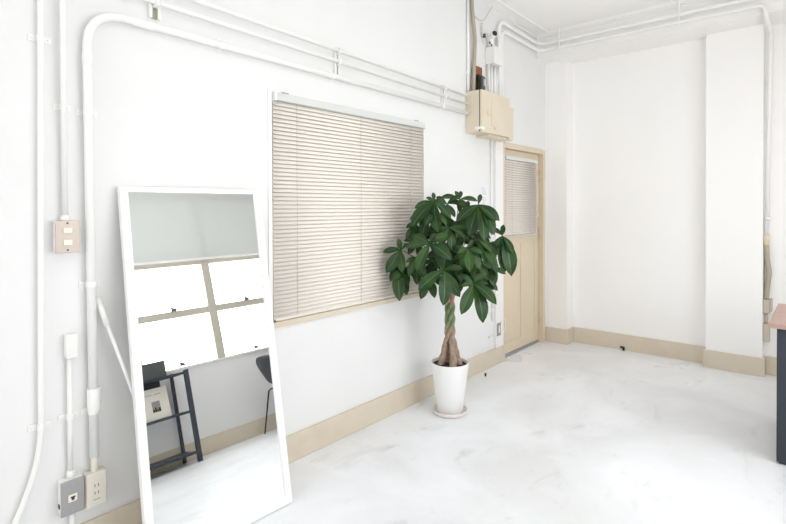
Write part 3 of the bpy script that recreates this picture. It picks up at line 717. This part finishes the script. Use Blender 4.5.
def kbox(bm, a0, a1, h0, h1, d0, d1):
    vs = [bm.verts.new(kp(a,h,d)) for a in (a0,a1) for h in (h0,h1) for d in (d0,d1)]
    for f in ((0,1,3,2),(4,6,7,5),(0,4,5,1),(2,3,7,6),(0,2,6,4),(1,5,7,3)): bm.faces.new([vs[i] for i in f])
b = nb(); kbox(b, 1.755, 1.992, 0, .272, -.006, 0); obj('cover', b, 'paper', t, .001)
b = nb(); kbox(b, 1.842, 1.912, .065, .158, 0, .0006); obj('picture', b, 'ink', t)
b = nb()
for a0, a1, h in ((1.843,1.858,.026),(1.862,1.875,.042),(1.878,1.890,.022),(1.894,1.911,.034)): kbox(b, a0, a1, .065, .065+h, .0006, .0012)
obj('picture_figures', b, 'black', t)
b = nb()
for k in range(11):
    if k != 5: kbox(b, 1.800+k*.0125, 1.809+k*.0125, .215, .222, 0, .0006)
obj('title_line', b, 'ink', t)

t = thing('shell_chair', 'dark grey shell chair under the windows, seen in the mirror', 'chair', (2.83,3.15,0))
b = nb(); prof = [(2.935,.768,.20),(2.955,.70,.222),(2.985,.62,.205),(3.015,.54,.170),(3.050,.475,.165),(3.10,.440,.195),(3.17,.430,.215),(3.25,.432,.215),(3.32,.440,.205),(3.345,.430,.19)]
rows = []
for i, (y, z, hw) in enumerate(prof):
    r = []
    for k in range(11):
        s = k/5-1; back = max(0, 1-i/4.5)
        r.append(b.verts.new((2.83+s*hw, y + back*.055*s*s, z + (1-back)*.030*s*s*(1 if i < 9 else .3) - (.05*s*s*s*s if i == 0 else 0))))
    rows.append(r)
for A, B in zip(rows, rows[1:]):
    for k in range(10): f = b.faces.new((A[k],A[k+1],B[k+1],B[k])); f.smooth = True
o = obj('seat_shell', b, 'chair', t)
md = o.modifiers.new('solid','SOLIDIFY'); md.thickness = .009; md = o.modifiers.new('sub','SUBSURF'); md.levels = 2; md.render_levels = 2
b = nb()
tube(b, fillet([(2.69,3.06,.415),(2.69,3.27,.415)], .02), .008, 10); tube(b, [(2.97,3.06,.415),(2.97,3.27,.415)], .008, 10); tube(b, [(2.69,3.16,.415),(2.97,3.16,.415)], .008, 10)
obj('under_frame', b, 'chairleg', t)
for sx_ in (-1,1):
    for yt, yb in ((3.06,2.93),(3.27,3.36)):
        b = nb(); tube(b, [(2.83+sx_*.14,yt,.417),(2.83+sx_*.155,yt+(yb-yt)*.15,.40),(2.83+sx_*.205,yb,.0)], [.008,.009,.0075], 10); obj('leg', b, 'chairleg', t)

# ------------------------------------------------------------------ light
wd = bpy.data.worlds.new('sky'); bpy.context.scene.world = wd; wd.use_nodes = True
bg = wd.node_tree.nodes['Background']; bg.inputs[0].default_value = (.93,.97,1,1); bg.inputs[1].default_value = SKY
def area(name, loc, rot, sx, sy, power, col):
    l = bpy.data.lights.new(name, 'AREA'); l.shape = 'RECTANGLE'; l.size = sx; l.size_y = sy; l.energy = power; l.color = col
    o = bpy.data.objects.new(name, l); C.objects.link(o); o.location = loc; o.rotation_euler = rot; return o
area('daylight_window_row', (XR+.30, (Y0+Y1)/2, (Z0+Z1)/2), (0, PI/2, 0), Z1-Z0, Y1-Y0, PW1, (.97,.985,1))
area('added_rear_daylight', ((FX0+FX1)/2, YF-.3, (FZ0+FZ1)/2), (PI/2, 0, 0), FX1-FX0, FZ1-FZ0, PW2, (.99,.988,.98))  # fill light through the added, unseen rear window

for (x, y, lab) in ((2.15,.40,'unseen ceiling lamp added to brighten the room, nearest the viewer'),(2.15,2.10,'unseen ceiling lamp added to brighten the room, nearest the fuse cabinet')):
    t = thing('added_ceiling_lamp', lab, 'lamp', (x,y,ZC))  # unseen fixture, added to lift the light on floor and far wall
    b = nb(); box(b, x-.07, x+.07, y-.62, y+.62, ZC-.045, ZC-.001); obj('added_lamp_housing', b, 'whiteplastic', t, .004)
    b = nb(); box(b, x-.055, x+.055, y-.60, y+.60, ZC-.052, ZC-.045); obj('added_lamp_diffuser', b, 'whiteplastic', t, .002)
    area('added_lamp_light', (x,y,ZC-.06), (0,0,0), .11, 1.2, PW3, (1,.985,.96))

# ------------------------------------------------------------------ camera
cam = bpy.data.cameras.new('camera'); co = bpy.data.objects.new('camera', cam); C.objects.link(co)
cam.sensor_width = 36; cam.lens = 508.49/786*36; cam.shift_y = -(262-212.91)/786; cam.clip_start = .02
co.matrix_world = Matrix.Translation((2.2485,0,1.4)) @ Matrix.Rotation(math.radians(40.553),4,'Z') @ Matrix.Rotation(math.radians(90-.581),4,'X') @ Matrix.Rotation(math.radians(-.188),4,'Z')
sc = bpy.context.scene; sc.camera = co
sc.view_settings.view_transform = 'Standard'; sc.view_settings.look = 'None'; sc.view_settings.gamma = 1
sc.view_settings.use_curve_mapping = False; sc.view_settings.exposure = EXPO
sc.cycles.max_bounces = 14; sc.cycles.diffuse_bounces = 9; sc.cycles.glossy_bounces = 6; sc.cycles.transparent_max_bounces = 12
sc.cycles.use_denoising = True; sc.cycles.sample_clamp_indirect = 8
